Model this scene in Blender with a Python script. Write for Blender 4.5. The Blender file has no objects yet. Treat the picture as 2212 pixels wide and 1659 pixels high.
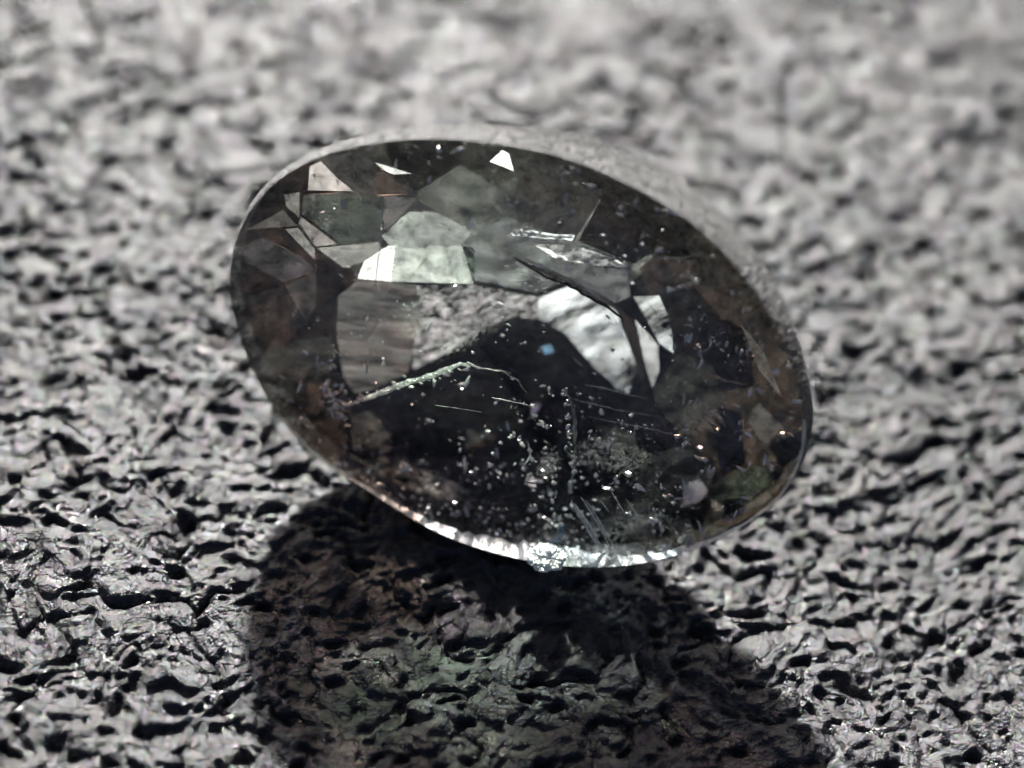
import bpy, bmesh, math, random
import numpy as np
from mathutils import Vector, Matrix, noise
from mathutils.geometry import delaunay_2d_cdt

random.seed(7)
rng = np.random.default_rng(11)
scene = bpy.context.scene
col = scene.collection

# ------------------------------------------------------------------ camera, world, sun, exposure
D = 4.3                                                   # camera distance, 1 unit ~ 5 mm of the real stone
N_UP = Vector((0.08, 0.575, 0.815)).normalized()           # the table's normal in the camera's frame
X_C = (Vector((1, 0, 0)) - N_UP * N_UP.x).normalized()
Y_C = N_UP.cross(X_C).normalized()
M = Matrix((X_C, Y_C, N_UP))                              # camera frame -> world
P0 = Vector((0.09, -0.418, -0.235))                         # where the ground passes under the stone
def to_world(p): return M @ (Vector(p) - P0)

cam_d = bpy.data.cameras.new('camera')
cam = bpy.data.objects.new('camera', cam_d)
col.objects.link(cam)
scene.camera = cam
cam.matrix_world = Matrix.Translation(to_world((0, 0, D))) @ M.to_4x4()
cam_d.sensor_width = 36
cam_d.lens = 36 * D / 2.212
cam_d.clip_start = 0.01
cam_d.clip_end = 200
cam_d.dof.use_dof = True
cam_d.dof.focus_distance = D + 0.06
cam_d.dof.aperture_fstop = (cam_d.lens / 1000) / 0.22
cam_d.dof.aperture_blades = 7

SUN = (M @ Vector((-0.045, 0.995, -0.09))).normalized()     # towards the sun
elev = math.asin(SUN.z)
world = bpy.data.worlds.new('World')
scene.world = world
world.use_nodes = True
wn = world.node_tree
sky = wn.nodes.new('ShaderNodeTexSky')
sky.sky_type = 'NISHITA'
sky.sun_disc = False
sky.sun_elevation = elev
sky.air_density = 0.12
sky.dust_density = 1.5
sky.sun_rotation = math.atan2(SUN.x, SUN.y)
bg = wn.nodes['Background']
bg.inputs['Strength'].default_value = 0.05
wn.links.new(sky.outputs[0], bg.inputs['Color'])
sun_d = bpy.data.lights.new('sun', 'SUN')
sun_d.energy = 5.0
sun_d.angle = math.radians(2.8)
sun_d.color = (1.0, 0.975, 0.95)
sun = bpy.data.objects.new('sun', sun_d)
col.objects.link(sun)
sun.location = SUN * 20
sun.rotation_euler = SUN.to_track_quat('Z', 'Y').to_euler()
scene.view_settings.view_transform = 'Standard'
scene.view_settings.look = 'None'
scene.view_settings.gamma = 1
scene.view_settings.exposure = 1.88
scene.cycles.transparent_max_bounces = 40
scene.cycles.max_bounces = 10
scene.cycles.use_denoising = True
scene.cycles.denoising_input_passes = 'RGB'
scene.cycles.denoising_prefilter = 'ACCURATE'

# ------------------------------------------------------------------ node helpers
def new_mat(name):
    m = bpy.data.materials.new(name)
    m.use_nodes = True
    m.node_tree.nodes.clear()
    return m, m.node_tree.nodes, m.node_tree.links
def nd(ns, t, **kw):
    n = ns.new(t)
    for k, v in kw.items():
        if k in n.inputs: n.inputs[k].default_value = v
        else: setattr(n, k, v)
    return n
def ramp(ns, pts, interp='LINEAR'):
    r = ns.new('ShaderNodeValToRGB')
    r.color_ramp.interpolation = interp
    el = r.color_ramp.elements
    while len(el) < len(pts): el.new(0.5)
    for e, (p, c) in zip(el, pts):
        e.position = p
        e.color = (c, c, c, 1) if not isinstance(c, tuple) else (*c, 1)
    return r

# ------------------------------------------------------------------ leather
def vnoise(x, y, seed):
    xi = np.floor(x).astype(np.int64); yi = np.floor(y).astype(np.int64)
    fx = x - xi; fy = y - yi
    fx = fx * fx * fx * (fx * (fx * 6 - 15) + 10); fy = fy * fy * fy * (fy * (fy * 6 - 15) + 10)
    def h(a, b):
        n = (a * 374761393 + b * 668265263 + seed * 1442695041) & 0xffffffff
        n = ((n ^ (n >> 13)) * 1274126177) & 0xffffffff
        return ((n ^ (n >> 16)) & 0xffff) / 65535.0
    return (h(xi, yi) * (1 - fx) + h(xi + 1, yi) * fx) * (1 - fy) + (h(xi, yi + 1) * (1 - fx) + h(xi + 1, yi + 1) * fx) * fy
def fbm(x, y, seed, o=4):
    s = 0; a = 0.5; t = 0
    for k in range(o):
        s = s + a * vnoise(x * 2 ** k + 17 * k, y * 2 ** k - 9 * k, seed + k); t += a; a *= 0.5
    return s / t
def worley(x, y, seed):
    xi = np.floor(x).astype(np.int64); yi = np.floor(y).astype(np.int64)
    f1 = np.full(x.shape, 9.0); f2 = np.full(x.shape, 9.0); idv = np.zeros(x.shape); oy = np.zeros(x.shape)
    for i in (-1, 0, 1):
        for j in (-1, 0, 1):
            a = xi + i; b = yi + j
            n = (a * 73856093 + b * 19349663 + seed * 83492791) & 0xffffffff
            n = ((n ^ (n >> 13)) * 1274126177) & 0xffffffff; n = n ^ (n >> 16)
            px = a + (n & 0xff) / 255.0; py = b + ((n >> 8) & 0xff) / 255.0
            d = np.hypot(x - px, y - py)
            m = d < f1
            f2 = np.where(m, f1, np.minimum(f2, d)); f1 = np.where(m, d, f1); oy = np.where(m, y - py, oy)
            idv = np.where(m, ((n >> 16) & 0xff) / 255.0, idv)
    return f1, f2, idv, oy

def leather_height(X, Y):
    wx = X + 0.05 * (fbm(X * 7, Y * 7, 3) - 0.5) * 2
    wy = Y + 0.05 * (fbm(X * 7 + 40, Y * 7, 5) - 0.5) * 2
    ca, sa = math.cos(0.22), math.sin(0.22)
    rx = wx * ca + wy * sa; ry = -wx * sa + wy * ca
    b1 = np.abs(2 * fbm(rx * 9.5, ry * 9.5, 31, 2) - 1)          # folded noise: mounds parted by winding valleys
    b2 = np.abs(2 * fbm(rx * 23 + 3, ry * 22, 41, 2) - 1)
    b3 = fbm(rx * 50, ry * 56, 51, 4)
    h = 0.030 * np.minimum(b1, 0.42) + 0.016 * np.minimum(b2, 0.45) + 0.013 * (b3 - 0.5)
    # short crescent pits
    f1, f2, idv, oy = worley(rx / 0.080, ry / 0.068, 1)
    ox = np.sqrt(np.maximum(f1 ** 2 - oy ** 2, 0))
    pit = np.exp(-(ox / 0.30) ** 2 - ((oy + 0.7 * ox ** 2) / 0.17) ** 2)
    h = h - 0.023 * pit * np.clip((idv - 0.35) * 2.2, 0, 1)
    g1, g2, gid, goy = worley(rx / 0.045 + 5, ry / 0.032, 9)
    h = h - 0.009 * np.exp(-(g1 / 0.3) ** 2) * (gid > 0.55)
    h = h - 0.012 * np.clip(0.05 - b1, 0, 1) / 0.05 * np.clip((fbm(X * 9, Y * 12, 21, 2) - 0.42) * 5, 0, 1)
    h = h + 0.07 * (fbm(X * 0.9, Y * 0.9, 61, 2) - 0.5)
    # pressed smooth in front of the stone
    return h

def build_leather():
    xs = np.concatenate([np.linspace(-9, -2.04, 30), np.linspace(-2.0, 2.0, 1000), np.linspace(2.04, 9, 30)])
    ys = np.concatenate([np.linspace(-12, -1.34, 40), np.linspace(-1.3, 2.6, 900), np.linspace(2.64, 9, 30)])
    nx, ny = len(xs), len(ys)
    X, Y = np.meshgrid(xs, ys)
    Z = leather_height(X, Y)
    z0 = Z[np.abs(ys) < 0.15][:, np.abs(xs) < 0.4].mean()
    Z = Z - z0 - 0.012
    Z = Z + 0.06 * np.exp(-((X - 0.05) / 0.4) ** 2 - ((Y - 0.33) / 0.2) ** 2)   # the leather bulges up behind the stone it carries
    co = np.stack([X, Y, Z], -1).reshape(-1, 3).astype(np.float32)
    idx = np.arange(nx * ny).reshape(ny, nx)
    q = np.stack([idx[:-1, :-1], idx[:-1, 1:], idx[1:, 1:], idx[1:, :-1]], -1).reshape(-1, 4)
    me = bpy.data.meshes.new('leather_surface')
    me.vertices.add(len(co)); me.vertices.foreach_set('co', co.ravel())
    me.loops.add(q.size); me.loops.foreach_set('vertex_index', q.ravel().astype(np.int32))
    me.polygons.add(len(q)); me.polygons.foreach_set('loop_start', np.arange(0, q.size, 4, dtype=np.int32))
    me.update(calc_edges=True)
    me.polygons.foreach_set('use_smooth', np.ones(len(q), dtype=bool))
    m, ns, ln = new_mat('black_leather')
    out = nd(ns, 'ShaderNodeOutputMaterial')
    p = nd(ns, 'ShaderNodeBsdfPrincipled')
    tc = nd(ns, 'ShaderNodeTexCoord')
    n1 = nd(ns, 'ShaderNodeTexNoise', Scale=135.0, Detail=3.0, Roughness=0.6)
    n2 = nd(ns, 'ShaderNodeTexNoise', Scale=70.0, Detail=5.0, Roughness=0.65)
    n3 = nd(ns, 'ShaderNodeTexNoise', Scale=140.0, Detail=1.0)
    n4 = nd(ns, 'ShaderNodeTexNoise', Scale=12.0, Detail=4.0)
    for n in (n1, n2, n3, n4): ln.new(tc.outputs['Object'], n.inputs['Vector'])
    b1 = nd(ns, 'ShaderNodeBump', Strength=1.0, Distance=0.0052)
    b2 = nd(ns, 'ShaderNodeBump', Strength=0.9, Distance=0.007)
    ln.new(n1.outputs['Fac'], b1.inputs['Height'])
    ln.new(n2.outputs['Fac'], b2.inputs['Height'])
    ln.new(b2.outputs['Normal'], b1.inputs['Normal'])
    ln.new(b1.outputs['Normal'], p.inputs['Normal'])
    r = ramp(ns, [(0.3, 0.15), (0.7, 0.23)])
    ln.new(n4.outputs['Fac'], r.inputs['Fac']); ln.new(r.outputs['Color'], p.inputs['Roughness'])
    cr = ramp(ns, [(0.3, (0.008, 0.008, 0.009)), (0.7, (0.018, 0.018, 0.019))])
    ln.new(n2.outputs['Fac'], cr.inputs['Fac']); ln.new(cr.outputs['Color'], p.inputs['Base Color'])
    # random hues in the specular tint paint in lens colour fringes on the glints
    hs = nd(ns, 'ShaderNodeHueSaturation', Saturation=0.75, Value=1.6)
    ln.new(n3.outputs['Color'], hs.inputs['Color'])
    ln.new(hs.outputs['Color'], p.inputs['Specular Tint'])
    p.inputs['Specular IOR Level'].default_value = 0.8
    ln.new(p.outputs[0], out.inputs[0])
    me.materials.append(m)
    o = bpy.data.objects.new('leather_surface', me)
    col.objects.link(o)
    o['kind'] = 'structure'
    o['label'] = 'black grained leather with bright sheen and creases under the stone'
    return o
build_leather()

# ------------------------------------------------------------------ the stone: placement
N_F = Vector((-0.215, -0.41, 0.885)).normalized()     # the stone's face normal, camera frame
CAM = Vector((0, 0, D))
def q_of(x, y): return Vector(((x - 1106) / 1000, (829.5 - y) / 1000, 0))
G = q_of(1120, 740)
def on_plane(x, y, d):
    """the point of the plane lying d behind the stone's face, seen at x, y"""
    r = q_of(x, y) - CAM
    return CAM + r * ((-d - N_F.dot(CAM - G)) / N_F.dot(r))
def project(p):
    k = D / (D - p.z)
    return (p.x * k * 1000 + 1106, 829.5 - p.y * k * 1000)

stone = bpy.data.objects.new('gemstone', None)
col.objects.link(stone)
stone.location = (0, 0, 0)
stone.empty_display_size = 0.3
stone['label'] = 'oval faceted smoky grey gemstone with frosted edge and glowing chip on black leather'
stone['category'] = 'gemstone'

UVM = []
FU = Vector((1, 0, 0)); FU = (FU - N_F * FU.dot(N_F)).normalized(); FV = N_F.cross(FU)
def part(name, verts, faces, mat, parent=stone, smooth=False, color=None, label=None, kind=None):
    me = bpy.data.meshes.new(name)
    me.from_pydata([tuple(to_world(v)) for v in verts], [], faces)
    me.update()
    if smooth: me.polygons.foreach_set('use_smooth', [True] * len(me.polygons))
    me.materials.append(mat)
    o = bpy.data.objects.new(name, me)
    col.objects.link(o)
    o.parent = parent
    if color: o.color = color
    if mat in UVM:
        uv = me.uv_layers.new(name='face_plane')
        for lp in me.loops:
            q = verts[lp.vertex_index] - G
            uv.data[lp.index].uv = (q.dot(FU), q.dot(FV))
    if label: o['label'] = label
    if kind: o['kind'] = kind
    return o

def catmull(pts, n):
    out = []; L = len(pts)
    for i in range(L):
        p0, p1, p2, p3 = (Vector(pts[(i + k) % L]) for k in (-1, 0, 1, 2))
        for j in range(n):
            t = j / n
            out.append(0.5 * ((2 * p1) + (-p0 + p2) * t + (2 * p0 - 5 * p1 + 4 * p2 - p3) * t * t + (-p0 + 3 * p1 - 3 * p2 + p3) * t ** 3))
    return out

OUT = [(940, 300), (1100, 314), (1240, 347), (1380, 410), (1500, 487), (1600, 590), (1680, 712), (1728, 850), (1737, 960),
       (1694, 1062), (1610, 1132), (1500, 1185), (1370, 1218), (1230, 1222), (1090, 1198), (950, 1150), (800, 1062),
       (660, 965), (566, 838), (512, 700), (500, 590), (528, 480), (592, 398), (690, 340), (810, 309)]
FRONT = catmull(OUT, 10)
NF = len(FRONT)
CX, CY = 1125, 760
def girdle_t(p):
    a = math.atan2(CY - p[1], p[0] - CX)        # 0 right, pi/2 up
    up = max(0, math.cos(a - math.radians(42)))
    lo = max(0, math.cos(a + math.radians(100)))
    return 0.06 + 0.115 * up ** 0.9 + 0.05 * lo
front3 = [on_plane(p[0], p[1], 0) for p in FRONT]
thick = [girdle_t(p) for p in FRONT]
# the girdle bulges out a little between its two edges
back3 = [f - N_F * t for f, t in zip(front3, thick)]
c3 = on_plane(CX, CY, 0.1)
backpx = [project(p) for p in back3]

# ------------------------------------------------------------------ stone materials
def stone_mat(name='smoky_stone', rot=0.0, sx=1.0, sy=1.0, milk=((0.35, 0.3), (0.75, 1.8)), tint=((0.32, 0.35), (0.68, 1.6)), s1=4.5, s2=38.0):
    """smoky stone seen at a pavilion facet: object colour = how it tints light passing, alpha = how milky it is"""
    m, ns, ln = new_mat(name)
    out = nd(ns, 'ShaderNodeOutputMaterial')
    oi = nd(ns, 'ShaderNodeObjectInfo')
    tc = nd(ns, 'ShaderNodeTexCoord')
    n1 = nd(ns, 'ShaderNodeTexNoise', Scale=s1, Detail=5.0, Roughness=0.6, Distortion=0.6)
    n2 = nd(ns, 'ShaderNodeTexNoise', Scale=s2, Detail=4.0, Roughness=0.7)
    mp = nd(ns, 'ShaderNodeMapping'); mp0 = nd(ns, 'ShaderNodeMapping'); mp.inputs['Scale'].default_value = (sx, sy, 1); mp0.inputs['Rotation'].default_value = (0, 0, rot)
    ln.new(tc.outputs['UV'], mp0.inputs['Vector']); ln.new(mp0.outputs[0], mp.inputs['Vector'])
    ln.new(mp.outputs[0], n1.inputs['Vector']); ln.new(mp.outputs[0], n2.inputs['Vector'])
    r1 = ramp(ns, list(tint))
    ln.new(n1.outputs['Fac'], r1.inputs['Fac'])
    mul = nd(ns, 'ShaderNodeMixRGB', blend_type='MULTIPLY'); mul.inputs['Fac'].default_value = 1
    ln.new(oi.outputs['Color'], mul.inputs[1]); ln.new(r1.outputs['Color'], mul.inputs[2])
    tr = nd(ns, 'ShaderNodeBsdfTransparent'); ln.new(mul.outputs[0], tr.inputs['Color'])
    bp = nd(ns, 'ShaderNodeBump', Strength=0.5, Distance=0.01); ln.new(n2.outputs['Fac'], bp.inputs['Height'])
    # milky part
    tl = nd(ns, 'ShaderNodeBsdfTranslucent'); df = nd(ns, 'ShaderNodeBsdfDiffuse')
    hz = nd(ns, 'ShaderNodeMixRGB', blend_type='MIX'); hz.inputs['Fac'].default_value = 0.75
    ln.new(mul.outputs[0], hz.inputs[1]); hz.inputs[2].default_value = (0.62, 0.66, 0.62, 1)
    for b in (tl, df):
        ln.new(hz.outputs[0], b.inputs['Color']); ln.new(bp.outputs[0], b.inputs['Normal'])
    md = nd(ns, 'ShaderNodeMixShader', Fac=0.4); ln.new(tl.outputs[0], md.inputs[1]); ln.new(df.outputs[0], md.inputs[2])
    r2 = ramp(ns, list(milk))
    ln.new(n2.outputs['Fac'], r2.inputs['Fac'])
    mm = nd(ns, 'ShaderNodeMath', operation='MULTIPLY', use_clamp=True)
    ln.new(oi.outputs['Alpha'], mm.inputs[0]); ln.new(r2.outputs['Color'], mm.inputs[1])
    mx = nd(ns, 'ShaderNodeMixShader'); ln.new(mm.outputs[0], mx.inputs[0]); ln.new(tr.outputs[0], mx.inputs[1]); ln.new(md.outputs[0], mx.inputs[2])
    gl = nd(ns, 'ShaderNodeBsdfGlossy', Roughness=0.12); gl.inputs['Color'].default_value = (0.8, 0.8, 0.82, 1)
    mg = nd(ns, 'ShaderNodeMixShader', Fac=0.015); ln.new(mx.outputs[0], mg.inputs[1]); ln.new(gl.outputs[0], mg.inputs[2])
    ln.new(mg.outputs[0], out.inputs[0])
    return m
STONE = stone_mat()
STRIPED = stone_mat('striped_stone', rot=0.10, sx=0.16, sy=1.0, milk=((0.38, 0.2), (0.66, 1.8)), tint=((0.36, 0.25), (0.66, 1.7)), s1=24.0, s2=30.0)
STREAKY = stone_mat('streaky_refraction', rot=-0.62, sx=0.28, sy=1.0, milk=((0.40, 0.0), (0.60, 1.4)), tint=((0.42, 0.02), (0.58, 1.3)), s1=19.0, s2=19.0)  # streaks paint in the bright leather refracted through the stone
LUMPY = stone_mat('lumpy_refraction_vein', rot=-0.4, sx=0.6, sy=1.0, milk=((0.42, 0.0), (0.66, 3.0)), tint=((0.42, 0.1), (0.6, 1.5)), s1=34.0, s2=70.0)  # lumps paint in refracted leather; one vein sliver uses them too

UVM += [STONE, STRIPED, STREAKY, LUMPY]
def clear_mat():
    m, ns, ln = new_mat('polished_face')
    out = nd(ns, 'ShaderNodeOutputMaterial')
    tr = nd(ns, 'ShaderNodeBsdfTransparent'); tr.inputs['Color'].default_value = (0.97, 0.97, 0.96, 1)
    tc = nd(ns, 'ShaderNodeTexCoord')
    n = nd(ns, 'ShaderNodeTexNoise', Scale=25.0, Detail=4.0); ln.new(tc.outputs['Object'], n.inputs['Vector'])
    bp = nd(ns, 'ShaderNodeBump', Strength=0.15, Distance=0.004); ln.new(n.outputs['Fac'], bp.inputs['Height'])
    gl = nd(ns, 'ShaderNodeBsdfGlossy', Roughness=0.06); ln.new(bp.outputs[0], gl.inputs['Normal'])
    ge = nd(ns, 'ShaderNodeNewGeometry')
    dt = nd(ns, 'ShaderNodeVectorMath', operation='DOT_PRODUCT'); ln.new(ge.outputs['Incoming'], dt.inputs[0]); ln.new(ge.outputs['True Normal'], dt.inputs[1])
    ab = nd(ns, 'ShaderNodeMath', operation='ABSOLUTE'); ln.new(dt.outputs['Value'], ab.inputs[0])
    om = nd(ns, 'ShaderNodeMath', operation='SUBTRACT'); om.inputs[0].default_value = 1; ln.new(ab.outputs[0], om.inputs[1])
    pw = nd(ns, 'ShaderNodeMath', operation='POWER'); ln.new(om.outputs[0], pw.inputs[0]); pw.inputs[1].default_value = 5
    fr = nd(ns, 'ShaderNodeMath', operation='MULTIPLY_ADD'); ln.new(pw.outputs[0], fr.inputs[0]); fr.inputs[1].default_value = 0.6; fr.inputs[2].default_value = 0.018
    mx = nd(ns, 'ShaderNodeMixShader'); ln.new(fr.outputs[0], mx.inputs[0]); ln.new(tr.outputs[0], mx.inputs[1]); ln.new(gl.outputs[0], mx.inputs[2])
    ln.new(mx.outputs[0], out.inputs[0])
    return m
CLEAR = clear_mat()

def frost_mat(name, base, rough, scale, bump, trans=0.35, gloss=0.25, rdark=0.45, clear=0.0):
    m, ns, ln = new_mat(name)
    out = nd(ns, 'ShaderNodeOutputMaterial')
    tc = nd(ns, 'ShaderNodeTexCoord')
    n = nd(ns, 'ShaderNodeTexNoise', Scale=scale, Detail=3.0, Roughness=0.7); ln.new(tc.outputs['Object'], n.inputs['Vector'])
    bp = nd(ns, 'ShaderNodeBump', Strength=1.0, Distance=bump); ln.new(n.outputs['Fac'], bp.inputs['Height'])
    r = ramp(ns, [(0.32, tuple(c * rdark for c in base)), (0.66, base)])
    n2 = nd(ns, 'ShaderNodeTexNoise', Scale=scale * 0.6, Detail=4.0, Roughness=0.7); ln.new(tc.outputs['Object'], n2.inputs['Vector'])
    ln.new(n2.outputs['Fac'], r.inputs['Fac'])
    df = nd(ns, 'ShaderNodeBsdfDiffuse'); tl = nd(ns, 'ShaderNodeBsdfTranslucent'); gl = nd(ns, 'ShaderNodeBsdfGlossy', Roughness=rough)
    for b in (df, tl): ln.new(r.outputs[0], b.inputs['Color'])
    for b in (df, gl): ln.new(bp.outputs[0], b.inputs['Normal'])
    m1 = nd(ns, 'ShaderNodeMixShader', Fac=trans); ln.new(df.outputs[0], m1.inputs[1]); ln.new(tl.outputs[0], m1.inputs[2])
    m2 = nd(ns, 'ShaderNodeMixShader', Fac=gloss); ln.new(m1.outputs[0], m2.inputs[1]); ln.new(gl.outputs[0], m2.inputs[2])
    if clear:
        tr = nd(ns, 'ShaderNodeBsdfTransparent')
        m3 = nd(ns, 'ShaderNodeMixShader', Fac=clear); ln.new(m2.outputs[0], m3.inputs[1]); ln.new(tr.outputs[0], m3.inputs[2]); m2 = m3
    ln.new(m2.outputs[0], out.inputs[0])
    return m
GIRDLE = frost_mat('frosted_girdle', (0.062, 0.062, 0.059), 0.22, 105.0, 0.007, trans=0.1, gloss=0.10, rdark=0.12, clear=0.10)
WHITE = frost_mat('white_fracture', (0.75, 0.78, 0.76), 0.25, 60.0, 0.01, trans=0.5, gloss=0.15, clear=0.35)
SPECK = frost_mat('pale_inclusion', (0.95, 0.94, 0.90), 0.22, 90.0, 0.001, trans=0.45, gloss=0.45, rdark=0.9)

# ------------------------------------------------------------------ girdle
def build_girdle():
    rows = 14
    vs = []; fs = []
    per = 7
    loop = []
    for i in range(NF):
        for j in range(per):
            t = j / per; a = i; b = (i + 1) % NF
            loop.append((front3[a].lerp(front3[b], t), back3[a].lerp(back3[b], t)))
    n = len(loop)
    for r in range(rows + 1):
        s = r / rows
        for f, b in loop:
            p = f.lerp(b, s)
            rad = (p - c3); rad = (rad - N_F * rad.dot(N_F)).normalized()
            bul = 0.010 * math.sin(math.pi * s)
            jit = (random.random() - 0.5) * 0.0036 * (1 if 0 < r < rows else 0.1)
            vs.append(p + rad * (bul + jit))
    for r in range(rows):
        for i in range(n):
            j = (i + 1) % n
            fs.append((r * n + i, r * n + j, (r + 1) * n + j, (r + 1) * n + i))
    return part('girdle', vs, fs, GIRDLE, label='frosted grey unpolished edge band around the stone')
build_girdle()

# ------------------------------------------------------------------ face: table and crown facets
def build_face():
    k = 20
    step = NF // k if NF % k == 0 else None
    ids = [round(i * NF / k) % NF for i in range(k)]
    tab = []
    cx, cy = 1115, 775
    for i in ids:
        x, y = FRONT[i]
        tab.append(on_plane(cx + (x - cx) * 0.80, cy + (y - cy) * 0.78, -0.035))
    part('table_facet', tab, [tuple(range(k))], CLEAR, label='large clear polished facet on top of the stone')
    for a in range(k):
        b = (a + 1) % k
        i0, i1 = ids[a], ids[b]
        seq = [i0]
        while seq[-1] != i1: seq.append((seq[-1] + 1) % NF)
        vs = [front3[i] for i in seq] + [tab[b], tab[a]]
        part('crown_facet', vs, [tuple(range(len(vs)))], CLEAR)
build_face()

# ------------------------------------------------------------------ pavilion facets
# name of the look -> (tint r,g,b, milkiness); light and dark facets paint in internal reflections
F = []
def fac(poly, colr, mat=None): F.append((poly, colr, mat))
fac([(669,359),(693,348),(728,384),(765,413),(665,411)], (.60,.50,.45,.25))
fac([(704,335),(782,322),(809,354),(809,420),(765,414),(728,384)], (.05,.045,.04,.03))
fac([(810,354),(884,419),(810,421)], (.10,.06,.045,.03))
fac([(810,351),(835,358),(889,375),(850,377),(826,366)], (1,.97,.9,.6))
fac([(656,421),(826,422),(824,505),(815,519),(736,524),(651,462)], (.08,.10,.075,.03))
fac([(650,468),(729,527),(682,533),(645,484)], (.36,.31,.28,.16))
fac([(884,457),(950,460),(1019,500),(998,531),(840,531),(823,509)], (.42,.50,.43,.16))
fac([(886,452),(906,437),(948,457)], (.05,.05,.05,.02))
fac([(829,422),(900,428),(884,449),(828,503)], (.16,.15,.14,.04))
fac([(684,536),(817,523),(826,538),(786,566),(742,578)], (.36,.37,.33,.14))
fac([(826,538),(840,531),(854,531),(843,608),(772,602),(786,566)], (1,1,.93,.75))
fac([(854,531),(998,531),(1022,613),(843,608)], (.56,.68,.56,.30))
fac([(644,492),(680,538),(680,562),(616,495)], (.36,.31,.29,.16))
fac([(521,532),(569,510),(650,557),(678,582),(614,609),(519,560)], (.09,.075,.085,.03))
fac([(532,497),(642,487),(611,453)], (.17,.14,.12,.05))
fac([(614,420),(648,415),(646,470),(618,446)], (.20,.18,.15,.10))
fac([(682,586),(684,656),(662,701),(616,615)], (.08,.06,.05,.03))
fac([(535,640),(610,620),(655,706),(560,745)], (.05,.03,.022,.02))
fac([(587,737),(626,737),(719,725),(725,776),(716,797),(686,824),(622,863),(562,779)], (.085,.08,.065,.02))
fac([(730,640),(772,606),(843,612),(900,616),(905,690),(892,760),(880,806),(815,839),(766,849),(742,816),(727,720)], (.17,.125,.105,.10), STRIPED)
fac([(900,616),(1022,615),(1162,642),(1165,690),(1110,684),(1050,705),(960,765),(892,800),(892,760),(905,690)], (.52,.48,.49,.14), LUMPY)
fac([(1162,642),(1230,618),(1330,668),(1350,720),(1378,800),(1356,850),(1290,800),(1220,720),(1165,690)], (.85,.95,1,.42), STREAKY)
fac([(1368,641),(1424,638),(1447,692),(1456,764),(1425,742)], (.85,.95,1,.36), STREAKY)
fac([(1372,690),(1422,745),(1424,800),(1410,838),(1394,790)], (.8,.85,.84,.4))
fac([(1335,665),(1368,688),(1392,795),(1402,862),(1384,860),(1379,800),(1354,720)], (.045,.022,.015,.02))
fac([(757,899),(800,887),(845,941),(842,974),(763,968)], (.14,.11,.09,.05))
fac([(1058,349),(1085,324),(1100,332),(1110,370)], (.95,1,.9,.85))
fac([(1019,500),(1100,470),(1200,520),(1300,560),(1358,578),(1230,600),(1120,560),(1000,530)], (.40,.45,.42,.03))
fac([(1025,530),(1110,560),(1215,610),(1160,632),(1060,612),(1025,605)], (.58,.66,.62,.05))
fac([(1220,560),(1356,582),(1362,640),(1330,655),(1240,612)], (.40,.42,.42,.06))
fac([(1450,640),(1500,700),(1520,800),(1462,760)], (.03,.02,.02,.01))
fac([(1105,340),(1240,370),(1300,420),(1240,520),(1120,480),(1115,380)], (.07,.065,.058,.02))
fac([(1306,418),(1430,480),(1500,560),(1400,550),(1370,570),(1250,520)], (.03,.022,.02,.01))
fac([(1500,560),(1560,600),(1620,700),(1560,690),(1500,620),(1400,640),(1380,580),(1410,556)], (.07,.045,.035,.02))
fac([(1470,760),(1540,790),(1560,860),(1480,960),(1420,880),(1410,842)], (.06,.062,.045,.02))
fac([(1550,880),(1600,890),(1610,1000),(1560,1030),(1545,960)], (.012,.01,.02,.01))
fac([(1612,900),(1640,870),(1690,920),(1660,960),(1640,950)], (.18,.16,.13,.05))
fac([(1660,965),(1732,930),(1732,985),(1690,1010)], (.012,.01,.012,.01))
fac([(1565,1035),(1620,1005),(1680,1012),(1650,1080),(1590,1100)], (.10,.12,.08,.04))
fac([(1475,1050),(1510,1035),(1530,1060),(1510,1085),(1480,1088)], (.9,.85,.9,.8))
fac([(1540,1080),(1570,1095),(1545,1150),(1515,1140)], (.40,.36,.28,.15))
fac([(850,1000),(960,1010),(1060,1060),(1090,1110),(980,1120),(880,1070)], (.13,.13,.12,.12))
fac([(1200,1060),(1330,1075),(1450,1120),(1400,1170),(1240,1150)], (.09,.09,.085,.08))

fac([(1104,503),(1150,498),(1196,506),(1242,508),(1236,520),(1205,517),(1170,514),(1108,509)], (.75,1,.97,.95))  # bright tint paints the flash of light on the crack
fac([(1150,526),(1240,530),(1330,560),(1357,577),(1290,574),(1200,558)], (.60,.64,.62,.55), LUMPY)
fac([(1168,750),(1190,744),(1196,760),(1180,764)], (.12,.40,.75,.12))  # blue glow put in as a tinted facet
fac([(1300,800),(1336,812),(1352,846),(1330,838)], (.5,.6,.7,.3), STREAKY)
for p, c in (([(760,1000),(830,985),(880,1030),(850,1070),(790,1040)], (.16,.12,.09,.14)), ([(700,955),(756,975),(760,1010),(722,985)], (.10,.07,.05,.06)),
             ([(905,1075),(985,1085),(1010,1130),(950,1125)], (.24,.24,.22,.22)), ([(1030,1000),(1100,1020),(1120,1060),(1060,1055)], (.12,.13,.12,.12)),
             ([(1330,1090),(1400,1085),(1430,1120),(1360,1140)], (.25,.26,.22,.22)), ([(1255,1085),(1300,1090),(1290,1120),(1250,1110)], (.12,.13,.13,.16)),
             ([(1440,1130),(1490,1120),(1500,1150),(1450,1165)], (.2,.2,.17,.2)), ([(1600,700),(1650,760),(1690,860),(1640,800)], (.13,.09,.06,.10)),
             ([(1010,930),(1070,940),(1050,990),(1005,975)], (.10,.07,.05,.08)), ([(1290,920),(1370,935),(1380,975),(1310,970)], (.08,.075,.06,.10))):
    fac(p, c)  # pale lower facets paint in glints and reflection streaks
bd = [Vector(p) for p in backpx]
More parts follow.
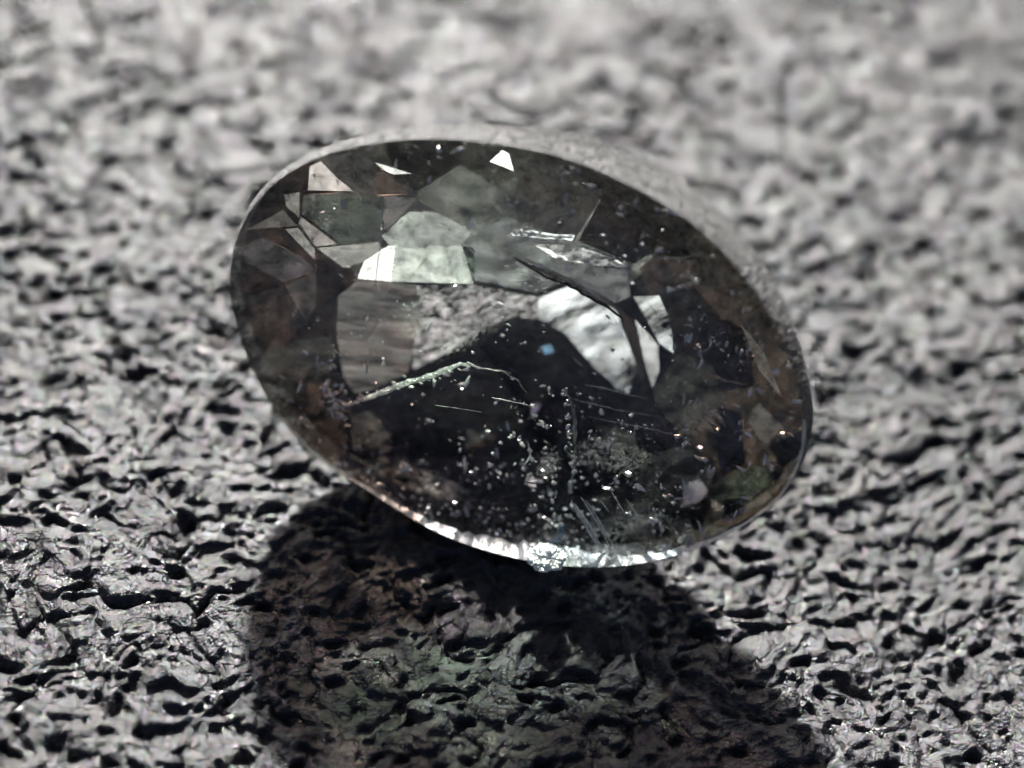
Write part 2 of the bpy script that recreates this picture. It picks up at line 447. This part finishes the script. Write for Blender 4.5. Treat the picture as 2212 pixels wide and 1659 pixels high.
def r_theta(c):
    """outline radius seen from c as a function of the angle"""
    a = np.array([math.atan2(p.y - c[1], p.x - c[0]) for p in bd]); r = np.array([math.hypot(p.x - c[0], p.y - c[1]) for p in bd])
    t = np.array(thick)
    o = np.argsort(a); a, r, t = a[o], r[o], t[o]
    return a, r, t
AP = (1140, 900)
RA, RR, RT = r_theta(AP)
def depth(x, y):
    a = math.atan2(y - AP[1], x - AP[0]); r = math.hypot(x - AP[0], y - AP[1])
    R = np.interp(a, RA, RR, period=2 * math.pi); t = np.interp(a, RA, RT, period=2 * math.pi)
    k = min(1.0, r / R)
    return t + 0.14 * (1 - k ** 1.7) + 0.02 * (1 - k) 
def inside(x, y, poly):
    c = False; j = len(poly) - 1
    for i in range(len(poly)):
        xi, yi = poly[i][0], poly[i][1]; xj, yj = poly[j][0], poly[j][1]
        if (yi > y) != (yj > y) and x < (xj - xi) * (y - yi) / (yj - yi) + xi: c = not c
        j = i
    return c
def build_pavilion():
    pts = [Vector((p.x, p.y)) for p in bd]
    nb = len(pts)
    edges = [(i, (i + 1) % nb) for i in range(nb)]
    for poly, c, fm in F:
        b = len(pts)
        pts += [Vector(p) for p in poly]
        edges += [(b + i, b + (i + 1) % len(poly)) for i in range(len(poly))]
    # seeds of the remaining facets: brilliant-like radial pattern
    seeds = []
    for ring, (k, n, off) in enumerate([(0.93, 26, 0.0), (0.72, 16, 0.2), (0.45, 9, 0.5), (0.15, 4, 0.1)]):
        for i in range(n):
            a = -math.pi + (i + off + random.uniform(-.2, .2)) * 2 * math.pi / n
            R = float(np.interp((a + math.pi) % (2 * math.pi) - math.pi, RA, RR, period=2 * math.pi))
            x = AP[0] + math.cos(a) * R * k; y = AP[1] + math.sin(a) * R * k
            seeds.append((x, y))
    def cell(s):
        poly = [(400, 150), (1900, 150), (1900, 1350), (400, 1350)]
        sx, sy = seeds[s]
        for t, (tx, ty) in enumerate(seeds):
            if t == s: continue
            mx, my = (sx + tx) / 2, (sy + ty) / 2; nx_, ny_ = tx - sx, ty - sy
            out = []
            for i in range(len(poly)):
                a = poly[i]; b = poly[(i + 1) % len(poly)]
                da = (a[0] - mx) * nx_ + (a[1] - my) * ny_; db = (b[0] - mx) * nx_ + (b[1] - my) * ny_
                if da <= 0: out.append(a)
                if (da < 0 < db) or (db < 0 < da):
                    k = da / (da - db); out.append((a[0] + (b[0] - a[0]) * k, a[1] + (b[1] - a[1]) * k))
            poly = out
            if len(poly) < 3: return []
        return poly
    for sd in range(len(seeds)):
        pl = cell(sd); b = len(pts)
        pts += [Vector(p) for p in pl]
        edges += [(b + i, b + (i + 1) % len(pl)) for i in range(len(pl))]
    # fine points so that classification borders read as straight facet edges
    gx = np.arange(500, 1780, 26); gy = np.arange(250, 1230, 26)
    for x in gx:
        for y in gy:
            if inside(x, y, bd): pts.append(Vector((x + random.uniform(-1, 1), y + random.uniform(-1, 1))))
    vs, es, fs, ov, oe, of = delaunay_2d_cdt(pts, edges, [], 0, 0.4)
    v3 = []
    bset = {}
    for i, p in enumerate(bd): bset[(round(p.x, 1), round(p.y, 1))] = i
    for v, o in zip(vs, ov):
        k = [q for q in o if q < nb]
        v3.append(back3[k[0]] if k else on_plane(v.x, v.y, depth(v.x, v.y)))
    groups = {}
    for f in fs:
        cx = sum(vs[i].x for i in f) / len(f); cy = sum(vs[i].y for i in f) / len(f)
        if not inside(cx, cy, bd): continue
        key = None
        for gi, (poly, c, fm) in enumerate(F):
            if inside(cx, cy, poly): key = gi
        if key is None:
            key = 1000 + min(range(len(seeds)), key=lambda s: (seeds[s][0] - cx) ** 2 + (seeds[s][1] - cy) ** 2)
        groups.setdefault(key, []).append(f)
    whole = []
    for key, tris in groups.items():            # a facet cut in two by another is two facets
        rest = list(tris)
        while rest:
            comp = [rest.pop()]; seen = set(comp[0]); grow = True
            while grow:
                grow = False
                for t in rest[:]:
                    if len(seen & set(t)) >= 2: comp.append(t); rest.remove(t); seen |= set(t); grow = True
            whole.append((key, comp))
    for key, tris in whole:
        idx = {}; vv = []; ff = []
        for t in tris:
            g = []
            for i in t:
                if i not in idx: idx[i] = len(vv); vv.append(v3[i])
                g.append(idx[i])
            ff.append(tuple(g))
        if key >= 1000:
            x, y = seeds[key - 1000]
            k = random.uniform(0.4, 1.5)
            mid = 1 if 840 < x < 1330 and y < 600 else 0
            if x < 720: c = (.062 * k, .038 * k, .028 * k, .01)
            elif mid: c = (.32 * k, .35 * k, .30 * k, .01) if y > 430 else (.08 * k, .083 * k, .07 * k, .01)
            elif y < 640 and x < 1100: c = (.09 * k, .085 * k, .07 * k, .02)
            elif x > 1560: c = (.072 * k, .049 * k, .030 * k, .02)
            elif y < 640: c = (.02 * k, .015 * k, .013 * k, .015)  # near-black tints here and below paint in total internal reflection
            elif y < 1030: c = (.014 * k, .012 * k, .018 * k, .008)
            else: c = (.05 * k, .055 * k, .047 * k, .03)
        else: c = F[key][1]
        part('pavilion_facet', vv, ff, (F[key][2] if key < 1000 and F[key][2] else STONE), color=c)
build_pavilion()

# ------------------------------------------------------------------ inclusions
ICO = None
def ico():
    global ICO
    if ICO is None:
        bm = bmesh.new(); bmesh.ops.create_icosphere(bm, subdivisions=1, radius=1)
        ICO = ([v.co.copy() for v in bm.verts], [tuple(v.index for v in f.verts) for f in bm.faces]); bm.free()
    return ICO
def blobs(name, items, mat, label=None, kind=None, parent=stone):
    """items: (x, y, depth, radius, stretch, angle)"""
    iv, jf = ico(); vs = []; fs = []
    for x, y, d, r, s, a in items:
        c = on_plane(x, y, d); b = len(vs)
        ca, sa = math.cos(a), math.sin(a)
        for v in iv:
            q = Vector((v.x * s, v.y, v.z)) * r * random.uniform(0.45, 1.35)
            vs.append(c + Vector((q.x * ca - q.y * sa, q.x * sa + q.y * ca, q.z)))
        fs += [tuple(i + b for i in f) for f in jf]
    return part(name, vs, fs, mat, label=label, kind=kind, parent=parent)
def dens(x, y):
    d = 0.25
    if y > 1000: d = 1.0
    if x > 1150 and 850 < y < 1000: d = 0.7
    if x > 1250 and y < 620: d = 0.5
    if x > 1440 and y > 600: d = 0.75
    if 640 < x < 850 and 420 < y < 520: d = 0.8
    if 820 < x < 1250 and 320 < y < 520: d = 0.55
    if x < 640 and y < 800: d = 0.03
    if 830 < x < 1020 and 450 < y < 615: d = 0.02
    if 1160 < x < 1440 and 620 < y < 850: d = 0.1
    if 700 < x < 760 and 820 < y < 920: d = 1.0
    return d
items = []
tries = 0
while len(items) < 1250 and tries < 40000:
    tries += 1
    x = random.uniform(510, 1740); y = random.uniform(310, 1215)
    if not inside(x, y, [tuple(p) for p in FRONT]) : continue
    cl = noise.noise(Vector((x * 0.022, y * 0.022, 3.3)))
    if random.random() > dens(x, y) * (0.10 + 2.4 * max(0, cl)): continue
    r = random.choice([.0012, .0014, .0018, .0022, .0032, .0045]) * random.uniform(.8, 1.3)
    mx = depth(x, y) if inside(x, y, bd) else 0.03
    items.append((x, y, random.uniform(0.008, max(0.01, mx * 0.6)), r, random.choice([1, 1, 1.4, 2.2, 3.5]), random.choice([-.3, 1.5]) + random.uniform(-.5, .5)))
blobs('speck', items, SPECK, label='scatter of tiny pale specks inside the stone', kind='stuff')

def ribbon(name, pts, w, mat, d=0.05, tw=0.4, seg=9, jag=0.35, label=None):
    """a ragged solid vein following pts; w = width in px"""
    vs = []; fs = []
    P = []
    for (x0, y0), (x1, y1) in zip(pts, pts[1:]):
        for k in range(seg):
            P.append((x0 + (x1 - x0) * k / seg, y0 + (y1 - y0) * k / seg))
    P.append(pts[-1])
    n = len(P)
    for i, (x, y) in enumerate(P):
        a = P[max(0, i - 1)]; b = P[min(n - 1, i + 1)]
        tx, ty = b[0] - a[0], b[1] - a[1]; L = math.hypot(tx, ty) or 1
        nx, ny = -ty / L, tx / L
        ww = w * (0.25 + 0.75 * math.sin(math.pi * (i + .6) / (n + .2))) * (1 + jag * 1.6 * noise.noise(Vector((x * .035, y * .035, w)))) / 2
        off = noise.noise(Vector((x * .05, y * .05, 9.1))) * (w * 0.25 + 1.5)
        for sx, dd in ((-1, 0), (0, -0.0015 - 0.9 * ww / 1000), (1, tw * ww / 1000 * 0.3), (0, 0.006)):
            vs.append(on_plane(x + nx * (ww * sx + off), y + ny * (ww * sx + off), d + dd))
    for i in range(n - 1):
        for k in range(4):
            a = i * 4 + k; b = i * 4 + (k + 1) % 4
            fs.append((a, b, b + 4, a + 4))
    fs.append((0, 1, 2, 3)); fs.append(tuple((n - 1) * 4 + k for k in (3, 2, 1, 0)))
    return part(name, vs, fs, mat, label=label)

GREY = frost_mat('grey_fracture', (0.42, 0.43, 0.42), 0.3, 70.0, 0.012, trans=0.5, gloss=0.15, rdark=0.2, clear=0.55)
DARKV = frost_mat('brown_fracture', (0.05, 0.02, 0.012), 0.4, 50.0, 0.006, trans=0.3, gloss=0.04)
ribbon('fracture', [(705, 886), (770, 868), (854, 836), (944, 806), (995, 786), (1030, 792)], 13, WHITE, 0.02, label='pale jagged crack crossing the left of the large facet')
ribbon('fracture', [(1028, 795), (1080, 800), (1120, 822), (1138, 850)], 4, GREY, 0.02)
ribbon('fracture', [(1106, 502), (1150, 505), (1200, 512), (1238, 514)], 8, WHITE, 0.10, label='short bright white crack below the dark upper right')
ribbon('fracture', [(1100, 515), (1190, 530), (1290, 562), (1360, 576)], 30, GREY, 0.12)
ribbon('fracture', [(1121, 548), (1190, 585), (1260, 625), (1330, 660), (1352, 690)], 12, GREY, 0.09)
ribbon('fracture', [(1116, 560), (1180, 598), (1226, 612), (1300, 655), (1350, 692)], 10, DARKV, 0.10)
ribbon('fracture', [(1015, 537), (1060, 585), (1100, 612), (1150, 622), (1190, 634)], 5, WHITE, 0.06, label='thin double white crack from the pale facet')
ribbon('fracture', [(1025, 532), (1068, 582), (1110, 610)], 3, WHITE, 0.05)
ribbon('fracture', [(1222, 838), (1240, 890), (1243, 950), (1238, 1030), (1234, 1050)], 8, GREY, 0.03, label='upright pale crack in the dark lower centre')
ribbon('fracture', [(1455, 760), (1500, 795), (1560, 820), (1612, 830)], 6, GREY, 0.05)
ribbon('fracture', [(1383, 545), (1420, 555), (1470, 558), (1520, 548)], 4, GREY, 0.08)
ribbon('fracture', [(1420, 622), (1450, 625), (1490, 612), (1512, 602)], 5, GREY, 0.07)
ribbon('fracture', [(1140, 955), (1146, 985), (1133, 1005)], 4, WHITE, 0.04)

EDGE = frost_mat('facet_edge', (0.34, 0.27, 0.24), 0.2, 90.0, 0.002, trans=0.5, gloss=0.2, rdark=0.4, clear=0.45)
for p, w in (([(519, 560), (521, 532), (569, 510), (650, 557), (680, 583), (614, 611), (519, 560)], 3.2), ([(524, 568), (580, 596), (612, 620), (676, 590)], 2.0),
             ([(650, 468), (731, 528), (820, 521)], 2.6), ([(681, 533), (683, 600), (683, 656), (640, 740)], 2.4), ([(532, 497), (650, 487), (647, 421)], 2.0),
             ([(645, 482), (682, 536)], 2.6), ([(614, 611), (632, 660), (660, 700)], 2.0), ([(545, 640), (605, 622)], 1.6), ([(587, 737), (560, 780)], 2.0),
             ([(656, 420), (740, 418), (826, 421)], 2.4), ([(727, 640), (722, 700), (731, 776), (742, 818), (766, 851)], 3.0),
             ([(782, 324), (811, 352), (884, 419), (906, 437), (1019, 500)], 2.0), ([(826, 421), (824, 505)], 2.2), ([(587, 737), (626, 737)], 2.2)):
    ribbon('facet_edge', p, w, EDGE, 0.05, tw=1, seg=5, jag=.3)

SCR = frost_mat('scratch_edge', (0.95, 0.97, 0.97), 0.2, 120.0, 0.003, trans=0.4, gloss=0.3, rdark=0.6)
for p, w in (([(1233, 1082), (1268, 1138), (1300, 1194)], 2.4), ([(1241, 1088), (1276, 1140), (1306, 1198)], 2.6), ([(1256, 1074), (1290, 1130), (1322, 1186)], 2.2),
             ([(1266, 1080), (1300, 1136), (1328, 1184)], 1.8), ([(1296, 1078), (1314, 1106)], 1.2), ([(1317, 1054), (1350, 1112)], 1.3),
             ([(1352, 1078), (1386, 1128)], 1.2), ([(1506, 1125), (1520, 1152)], 3.0), ([(1062, 858), (1110, 868), (1160, 880)], 1.6),
             ([(1020, 792), (1062, 798), (1104, 806)], 1.4), ([(1240, 775), (1258, 792)], 1.6), ([(826, 420), (822, 520), (812, 600), (806, 680)], 1.8),
             ([(843, 530), (838, 620), (826, 720)], 1.4), ([(797, 775), (792, 808)], 2.0), ([(1262, 830), (1330, 845), (1400, 862)], 1.0),
             ([(1230, 860), (1330, 885), (1420, 900)], 1.0), ([(1270, 900), (1400, 925), (1500, 950)], .9), ([(940, 875), (1040, 890)], .9)):
    ribbon('scratch', p, w * (2.2 if w > 1.9 else 1.4), SCR, -0.002 if p[0][1] > 900 else -0.03, tw=1, seg=6, jag=.25)

items = []
for k in range(85):
    cx, cy = random.choice([(1090, 1150), (1180, 1130), (1010, 1120), (1180, 1010), (1280, 960), (1320, 930), (1400, 1130), (1440, 1060), (930, 1060), (1140, 960), (1165, 1180), (1050, 950), (1480, 1150)])
    x = random.gauss(cx, 30); y = random.gauss(cy, 18)
    if inside(x, y, [tuple(p) for p in FRONT]): items.append((x, y, random.uniform(0.005, 0.05), random.uniform(.0025, .0060), random.uniform(1, 1.6), random.uniform(0, 3)))
blobs('bubble', items, SPECK, label='glinting bubbles crowded in the lower half', kind='stuff')

items = []
for (x0, y0), (x1, y1), n in (((705, 886), (854, 836), 40), ((854, 836), (1030, 790), 34), ((1222, 838), (1240, 1040), 30), ((1106, 503), (1238, 515), 40), ((1240, 560), (1355, 578), 14), ((700, 830), (740, 900), 30), ((1440, 628), (1512, 603), 12), ((1190, 634), (1120, 618), 8)):
    for k in range(n):
        t = random.random(); items.append((x0 + (x1 - x0) * t + random.gauss(0, 4), y0 + (y1 - y0) * t + random.gauss(0, 4), random.uniform(.0, .05), random.uniform(.0015, .0045), random.uniform(1, 2.4), random.uniform(-.6, .2)))
blobs('crystal_grain', items, SPECK, label='bright grains strung along the cracks', kind='stuff')

# bubbly frosting along the lower rim, inside the girdle
items = []
for k in range(380):
    t = random.random()
    i = random.randrange(NF)
    x, y = FRONT[i]
    if y < 1000 or x > 1560: continue
    q = 0.985 - abs(random.gauss(0, 0.03))
    items.append((1120 + (x - 1120) * q, 760 + (y - 760) * q, random.uniform(0.0, 0.05), random.uniform(.002, .0065), random.uniform(1, 1.8), random.uniform(0, 3)))
blobs('rim_frosting', items, WHITE, label='crust of tiny bubbles along the lower edge', kind='stuff')

# the bright chip on the lower rim
CHIP = frost_mat('white_chip', (0.96, 0.99, 0.98), 0.3, 80.0, 0.004, trans=0.4, gloss=0.4, rdark=0.97)
def chip(x, y, d, r, sq=0.4):
    bm = bmesh.new(); bmesh.ops.create_icosphere(bm, subdivisions=4, radius=1)
    az = Vector((0.0, 0.80, 0.60)).normalized(); ax = Vector((1, 0, 0)); ay = az.cross(ax)
    c = on_plane(x, y, d); vs = []
    for v in bm.verts:
        k = 1 + 0.38 * noise.noise(v.co * 2.3 + Vector((x, 0, 0))) + 0.24 * noise.noise(v.co * 6.5 + Vector((x, 3, 0)))
        q = v.co * k * r
        vs.append(c + ax * q.x + ay * q.y + az * q.z * sq)
    fs = [tuple(v.index for v in f.verts) for f in bm.faces]; bm.free()
    return part('chip', vs, fs, CHIP, label='brilliant white rough chip on the lower rim')
chip(1180, 1204, -0.062, 0.040)
# narrow white bevel on the lower rim, tilted to glow; cyan tint paints lens fringe
def rim():
    vs = []; fs = []
    idx = [i for i in range(NF) if FRONT[i][1] > 900 and FRONT[i][0] < 1740]
    # rotate so that the run is continuous
    while (idx[0] - 1) % NF in idx: idx = idx[1:] + idx[:1]
    m = len(idx)
    for j, i in enumerate(idx):
        x, y = FRONT[i]
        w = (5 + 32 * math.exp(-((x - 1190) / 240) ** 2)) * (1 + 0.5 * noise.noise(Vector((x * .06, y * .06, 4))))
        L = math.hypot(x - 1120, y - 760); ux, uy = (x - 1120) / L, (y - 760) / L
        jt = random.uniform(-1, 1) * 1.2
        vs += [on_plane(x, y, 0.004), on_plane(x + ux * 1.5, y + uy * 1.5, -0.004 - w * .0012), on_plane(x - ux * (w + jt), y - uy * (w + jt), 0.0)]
    for j in range(m - 1):
        a = j * 3
        for k in range(3):
            b = a + (k + 1) % 3; c = a + k
            fs.append((c, b, b + 3, c + 3))
    part('rim_bevel', vs, fs, frost_mat('rim_glow', (0.92, 0.99, 0.98), 0.3, 80.0, 0.004, trans=0.4, gloss=0.5, rdark=0.95, clear=0.10), label='bright narrow bevel along the lower rim')
rim()

# ------------------------------------------------------------------ clouds, cleavage planes and painted soft glows inside the stone
def veil_mat():
    m, ns, ln = new_mat('cloud_and_glow')
    out = nd(ns, 'ShaderNodeOutputMaterial')
    oi = nd(ns, 'ShaderNodeObjectInfo'); at = nd(ns, 'ShaderNodeAttribute', attribute_name='cloud'); uv = nd(ns, 'ShaderNodeUVMap', uv_map='stretch')
    n = nd(ns, 'ShaderNodeTexNoise', Scale=1.0, Detail=6.0, Roughness=0.68, Distortion=0.5); ln.new(uv.outputs[0], n.inputs['Vector'])
    a0 = nd(ns, 'ShaderNodeMath', operation='MULTIPLY_ADD'); ln.new(n.outputs['Fac'], a0.inputs[0]); a0.inputs[1].default_value = 3.2; a0.inputs[2].default_value = -2.25
    ad = nd(ns, 'ShaderNodeMath', operation='ADD'); ln.new(a0.outputs[0], ad.inputs[0]); ln.new(at.outputs['Fac'], ad.inputs[1])
    a1 = nd(ns, 'ShaderNodeMath', operation='MULTIPLY', use_clamp=True); ln.new(ad.outputs[0], a1.inputs[0]); a1.inputs[1].default_value = 1.2
    a2 = nd(ns, 'ShaderNodeMath', operation='MULTIPLY', use_clamp=True); ln.new(a1.outputs[0], a2.inputs[0]); ln.new(oi.outputs['Alpha'], a2.inputs[1])
    bp = nd(ns, 'ShaderNodeBump', Strength=0.8, Distance=0.02); ln.new(n.outputs['Fac'], bp.inputs['Height'])
    df = nd(ns, 'ShaderNodeBsdfDiffuse'); tl = nd(ns, 'ShaderNodeBsdfTranslucent'); gl = nd(ns, 'ShaderNodeBsdfGlossy', Roughness=0.3); tr = nd(ns, 'ShaderNodeBsdfTransparent')
    for b in (df, tl): ln.new(oi.outputs['Color'], b.inputs['Color']); ln.new(bp.outputs[0], b.inputs['Normal'])
    ln.new(bp.outputs[0], gl.inputs['Normal'])
    m1 = nd(ns, 'ShaderNodeMixShader', Fac=0.5); ln.new(df.outputs[0], m1.inputs[1]); ln.new(tl.outputs[0], m1.inputs[2])
    m2 = nd(ns, 'ShaderNodeMixShader', Fac=0.2); ln.new(m1.outputs[0], m2.inputs[1]); ln.new(gl.outputs[0], m2.inputs[2])
    m3 = nd(ns, 'ShaderNodeMixShader'); ln.new(a2.outputs[0], m3.inputs[0]); ln.new(tr.outputs[0], m3.inputs[1]); ln.new(m2.outputs[0], m3.inputs[2])
    ln.new(m3.outputs[0], out.inputs[0])
    return m
VEIL = veil_mat()
def veil(x, y, rx, ry, ang, d, color, freq=3.0, stretch=1.0, dome=0.03, label=None, pw=1.0):
    n = 18; vs = []; fs = []; cl = []; uvs = []
    a = math.radians(ang); ca, sa = math.cos(a), math.sin(a)
    for j in range(n + 1):
        for i in range(n + 1):
            u = i / n * 2 - 1; v = j / n * 2 - 1
            r = math.hypot(u, v)
            X = x + (u * rx) * ca - (v * ry) * sa; Y = y + (u * rx) * sa + (v * ry) * ca
            vs.append(on_plane(X, Y, d - dome * (1 - r * r) + 0.012 * noise.noise(Vector((X * .02, Y * .02, x)))))
            c = max(0.0, 1 - r) ** pw; cl.append(min(1.0, c * 1.5))
            uvs.append((u * rx / 100 * freq / stretch + x, v * ry / 100 * freq + y))
    for j in range(n):
        for i in range(n):
            k = j * (n + 1) + i; fs.append((k, k + 1, k + n + 2, k + n + 1))
    o = part('cleavage_and_glow', vs, fs, VEIL, color=color, label=label, smooth=True)
    me = o.data
    at = me.attributes.new('cloud', 'FLOAT', 'POINT'); at.data.foreach_set('value', cl)
    ul = me.uv_layers.new(name='stretch')
    for lp in me.loops: ul.data[lp.index].uv = uvs[lp.vertex_index]
    return o
veil(1255, 545, 130, 34, 17, .09, (.80, .86, .84, .6), 5, 2.5, label='silvery feathered crack plane across the upper right')
veil(1300, 632, 110, 30, 33, .08, (.80, .84, .86, .6), 5, 3)
veil(1010, 720, 150, 40, -32, .10, (.75, .71, .73, .8), 12, 1.6, label='crinkled grey patch above the dark centre, painted as refracted leather')
veil(1190, 1170, 170, 40, 3, .03, (.95, .98, .95, .3), 9, 1)  # bright spill around the chip, painted as a pale veil
veil(892, 700, 60, 95, 12, .12, (.50, .45, .45, .8), 12, 1.5)
veil(930, 1050, 190, 60, 24, .07, (.70, .64, .55, .9), 7, 1.6)  # lower-left glow, painted as a pale veil
veil(1360, 1130, 170, 50, -8, .06, (.75, .80, .72, .55), 8, 1)
veil(1185, 1000, 40, 60, 20, .05, (.95, .9, .88, .7), 14, 1)
veil(1330, 980, 170, 70, 8, .08, (.60, .62, .56, .7), 9, 1)
veil(1520, 900, 70, 80, 40, .09, (.66, .68, .56, .9), 8, 2.5)
veil(1650, 760, 70, 150, -22, .05, (.55, .42, .30, .6), 6, 1)
veil(1495, 1070, 48, 30, -30, .06, (.98, .90, .95, 1.0), 3, 1)  # bright spot of light, painted as a small veil
veil(1535, 1025, 18, 34, 0, .06, (.95, .80, .88, .9), 3, 1)
veil(1182, 757, 30, 26, 0, .06, (.35, .75, 1.0, .6), 4, 1)  # blue glow, painted in the veil's colour
veil(1672, 800, 22, 18, 0, .05, (.6, .75, 1.0, .9), 2, 1)
veil(740, 470, 80, 36, 6, .10, (.62, .68, .58, .6), 9, 1.5)
veil(1000, 410, 130, 40, 12, .10, (.45, .52, .45, .5), 9, 1)
veil(1340, 470, 150, 60, 30, .12, (.40, .36, .32, .35), 12, 1)
veil(600, 700, 70, 140, -10, .06, (.40, .28, .22, .4), 5, 1)
veil(640, 800, 60, 70, 20, .05, (.50, .48, .40, .6), 5, 1)
veil(735, 880, 50, 40, 0, .05, (.7, .65, .6, .6), 9, 1)
veil(1010, 570, 60, 60, 0, .09, (.50, .60, .52, .7), 5, 1)
